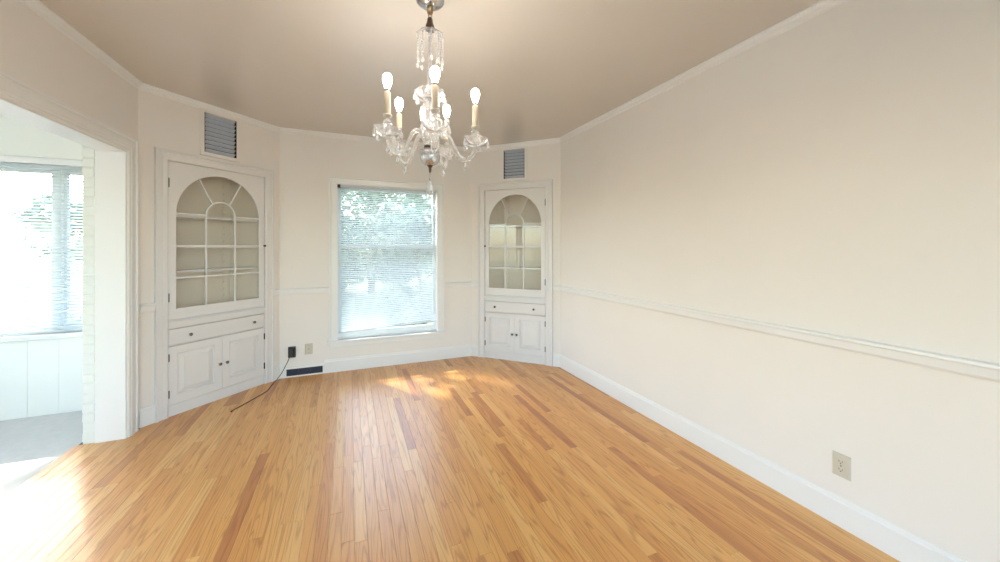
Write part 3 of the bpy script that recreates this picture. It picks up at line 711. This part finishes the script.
# arms
arm_pts = spline([(.022,0,Z(1.880)), (.036,0,Z(1.918)), (.060,0,Z(1.943)), (.088,0,Z(1.938)), (.112,0,Z(1.895)), (.135,0,Z(1.845)), (.165,0,Z(1.816)), (.195,0,Z(1.818)), (.218,0,Z(1.843)), (.228,0,Z(1.885))], 5)
arm_me = MB().tube(arm_pts, .011, 10); RA = .228
bob = MB().lathe([(.006,1.884-H),(.030,1.886-H),(.050,1.900-H),(.058,1.922-H),(.055,1.924-H),(.045,1.906-H),(.028,1.894-H),(.006,1.892-H)], (0,0,0), 40, 5, .14)
ball = MB().lathe([(.004,1.926-H),(.013,1.930-H),(.020,1.942-H),(.020,1.952-H),(.012,1.963-H),(.005,1.966-H)], (0,0,0), 14).lathe([(.006,1.892-H),(.010,1.91-H),(.006,1.928-H)], (0,0,0), 10)
cup = MB().lathe([(.0,1.964-H),(.010,1.965-H),(.018,1.972-H),(.022,1.980-H),(.020,1.983-H),(.0,1.983-H)], (0,0,0), 16)
cnd = MB().lathe([(.0,1.982-H),(.0145,1.982-H),(.0145,2.086-H),(.012,2.089-H),(.0,2.089-H)], (0,0,0), 16)
blb = MB().lathe([(.0,2.102-H),(.0105,2.102-H),(.0120,2.112-H),(.0165,2.123-H),(.0205,2.136-H),(.0215,2.148-H),(.0190,2.162-H),(.011,2.172-H),(.0,2.175-H)], (0,0,0), 18)
skt = MB().lathe([(.0,2.089-H),(.0105,2.089-H),(.0105,2.102-H),(.0,2.102-H)], (0,0,0), 14)
meshes = None
for k, ang in enumerate((222.6, 286.3, 2.4, 77.0, 146.8)):
    az = math.radians(ang-YAW)
    if k == 0:
        A0 = arm_me.build('arm', 'crystal', ch, True); A0.rotation_euler = (0,0,az)
        parts = [bob.build('bobeche', 'crystal', A0, True), ball.build('crystal_ball', 'crystal', A0, True), cup.build('candle_cup', 'cup', A0, True), cnd.build('candle', 'candle', A0, True), skt.build('bulb_base', 'silver', A0, True), blb.build('bulb', 'bulb', A0, True)]
        for q in parts: q.location = (RA,0,0)
        drops = []
        for j in range(5):
            a = 2*math.pi*j/5; o = inst(d0, A0, (RA+.062*math.cos(a), .062*math.sin(a), Z(1.921))); drops.append(o)
        parts += drops
        parts.append(MB().lathe([(0,.002),(.004,-.001),(.004,-.006),(0,-.009)], (0,0,0), 6).lathe([(0,-.008),(.003,-.014),(.0065,-.022),(.009,-.036),(0,-.048)], (0,0,0), 8).build('crystal_drop', 'cut', A0))
        parts[-1].location = (.178, 0, Z(1.808))
    else:
        An = inst(A0, ch, rot=(0,0,az))
        for q in parts: inst(q, An, tuple(q.location))

# ------------------------------------------------------------------ outside: roof edges and garden, added to shape the daylight
ro = MB().box(SRX-.95, XR+.8, SRY1+.15, YB+.75, 2.75, 2.9).build('trim_50', 'roof'); struct(ro, 'unseen roof eave added above the back window for shade', 'roof')  # overhang out of view, added to shade the back window
ro2 = MB().box(SRX-.95, SRX-.15, SRY0-.5, SRY1+.15, 2.75, 2.9).build('trim_51', 'roof'); struct(ro2, 'unseen roof eave added to shade the sunroom side windows', 'roof')  # overhang out of view, sized to keep sun off the side windows
ro3 = MB().box(SRX-.15, XLO-.0, SRY0-.5, SRY1+.2, 2.62, 2.75).build('roof_sunroom', 'roof'); struct(ro3, 'flat roof slab over the sunroom', 'roof')
gr = MB().box(-40, 40, -40, 60, -.55, -.5).build('ground', 'grass'); struct(gr, 'lawn around the house', 'lawn')
pv = MB().box(-1.2, 3.2, YB+1.2, YB+4.2, -.5, -.47).build('paving', 'paving'); struct(pv, 'pale paved patch outside the back window', 'paving')
pv2 = MB().box(SRX-4.5, SRX-.2, -6, YB+6, -.5, -.47).build('paving', 'paving'); struct(pv2, 'pale paving added along the sunroom side windows to bounce daylight', 'paving')  # unseen pale ground, added to bounce light into the sunroom
pv3 = MB().box(SRX-.2, XR+3, -7, YREAR-.2, -.5, -.47).build('paving', 'paving'); struct(pv3, 'pale paving added behind the viewer to bounce daylight', 'paving')  # unseen pale ground, added to bounce light through the rear glazing
def leaves(mb, c, r, n, size, rnd, squash=1.0):
    for _ in range(n):
        d = Vector((rnd.gauss(0,1), rnd.gauss(0,1), rnd.gauss(0,1))).normalized()*r*rnd.uniform(.35, 1)**.5; d.z *= squash
        p = Vector(c)+d; s = size*rnd.uniform(.6, 1.3)
        a = Vector((rnd.gauss(0,1), rnd.gauss(0,1), rnd.gauss(0,.6))).normalized(); b = a.orthogonal().normalized(); b = (b*math.cos(rnd.uniform(0,6.28))+a.cross(b)*math.sin(rnd.uniform(0,6.28)))
        mb.add([p-a*s, p+b*s*.45, p+a*s, p-b*s*.45], [(0,1,2,3)])
def tree(name, label, x, y, h, r, n, seed, mat='leaf', size=.12, trunk=.14, group=None, low=0.0):
    rnd = random.Random(seed); t = empty(name, (x, y, -.5), 0, label, 'tree' if name.endswith('tree') else 'shrub', group)
    tk = MB().tube(spline([(0,0,0), (.05,.03,h*.35), (-.06,.0,h*.6), (.05,.05,h*.9)], 4), [trunk*(1-.045*i) for i in range(13)], 8)
    for k in range(6):
        a = k*1.05+rnd.random(); z0 = h*(.4+.07*k)
        tk.tube([(0,0,z0), (r*.35*math.cos(a), r*.35*math.sin(a), z0+r*.3), (r*.7*math.cos(a), r*.7*math.sin(a), z0+r*.45)], [trunk*.4, trunk*.28, trunk*.1], 6)
    tk.build('trunk', 'bark', t)
    mb = MB(); blobs = 14
    for k in range(blobs):
        a = rnd.uniform(0, 6.28); q = r*rnd.uniform(.2, .75); z = h*rnd.uniform(.45-low, 1.0)
        leaves(mb, (q*math.cos(a), q*math.sin(a), z), r*rnd.uniform(.35, .55), n//blobs, size, rnd, .8)
    o = mb.build('foliage', mat, t); o['kind'] = 'stuff'
    return t
tree('garden_tree', 'leafy tree seen through the upper half of the back window', .8, 15.5, 5.6, 3.0, 12000, 3, size=.15, low=.3)
tree('garden_tree', 'leafy tree standing right of the back window view', 7.6, 16.0, 6, 2.8, 8000, 5, size=.15, low=.3)
tree('garden_tree', 'dense tree added left of the back window to filter its sunlight', -3.0, 10.2, 7.7, 1.9, 5000, 21, size=.11, trunk=.09, low=-.37)  # crown placed on the sun path to block and dapple the rays
tree('garden_tree', 'tall distant tree added so its crown filters the sunroom sunlight', -11.4, 18.0, 15.2, 2.4, 10000, 22, size=.17, trunk=.16, low=-.17)  # out-of-view crown added to soften direct sun in the sunroom
for k, (x, y) in enumerate(((-3.6, 8.4), (-1.1, 8.1), (1.4, 8.0), (3.9, 8.3))):  # hedge added to hide the bright lawn and dim the window view
    tree('garden_shrub', 'dense green shrub in the hedge added outside, %s from the left' % ['first', 'second', 'third', 'last'][k], x, y, 2.6, 1.05, 4200, 11+k, 'leaf2', .085, .05, 'hedge shrubs added outside the back window', .38)
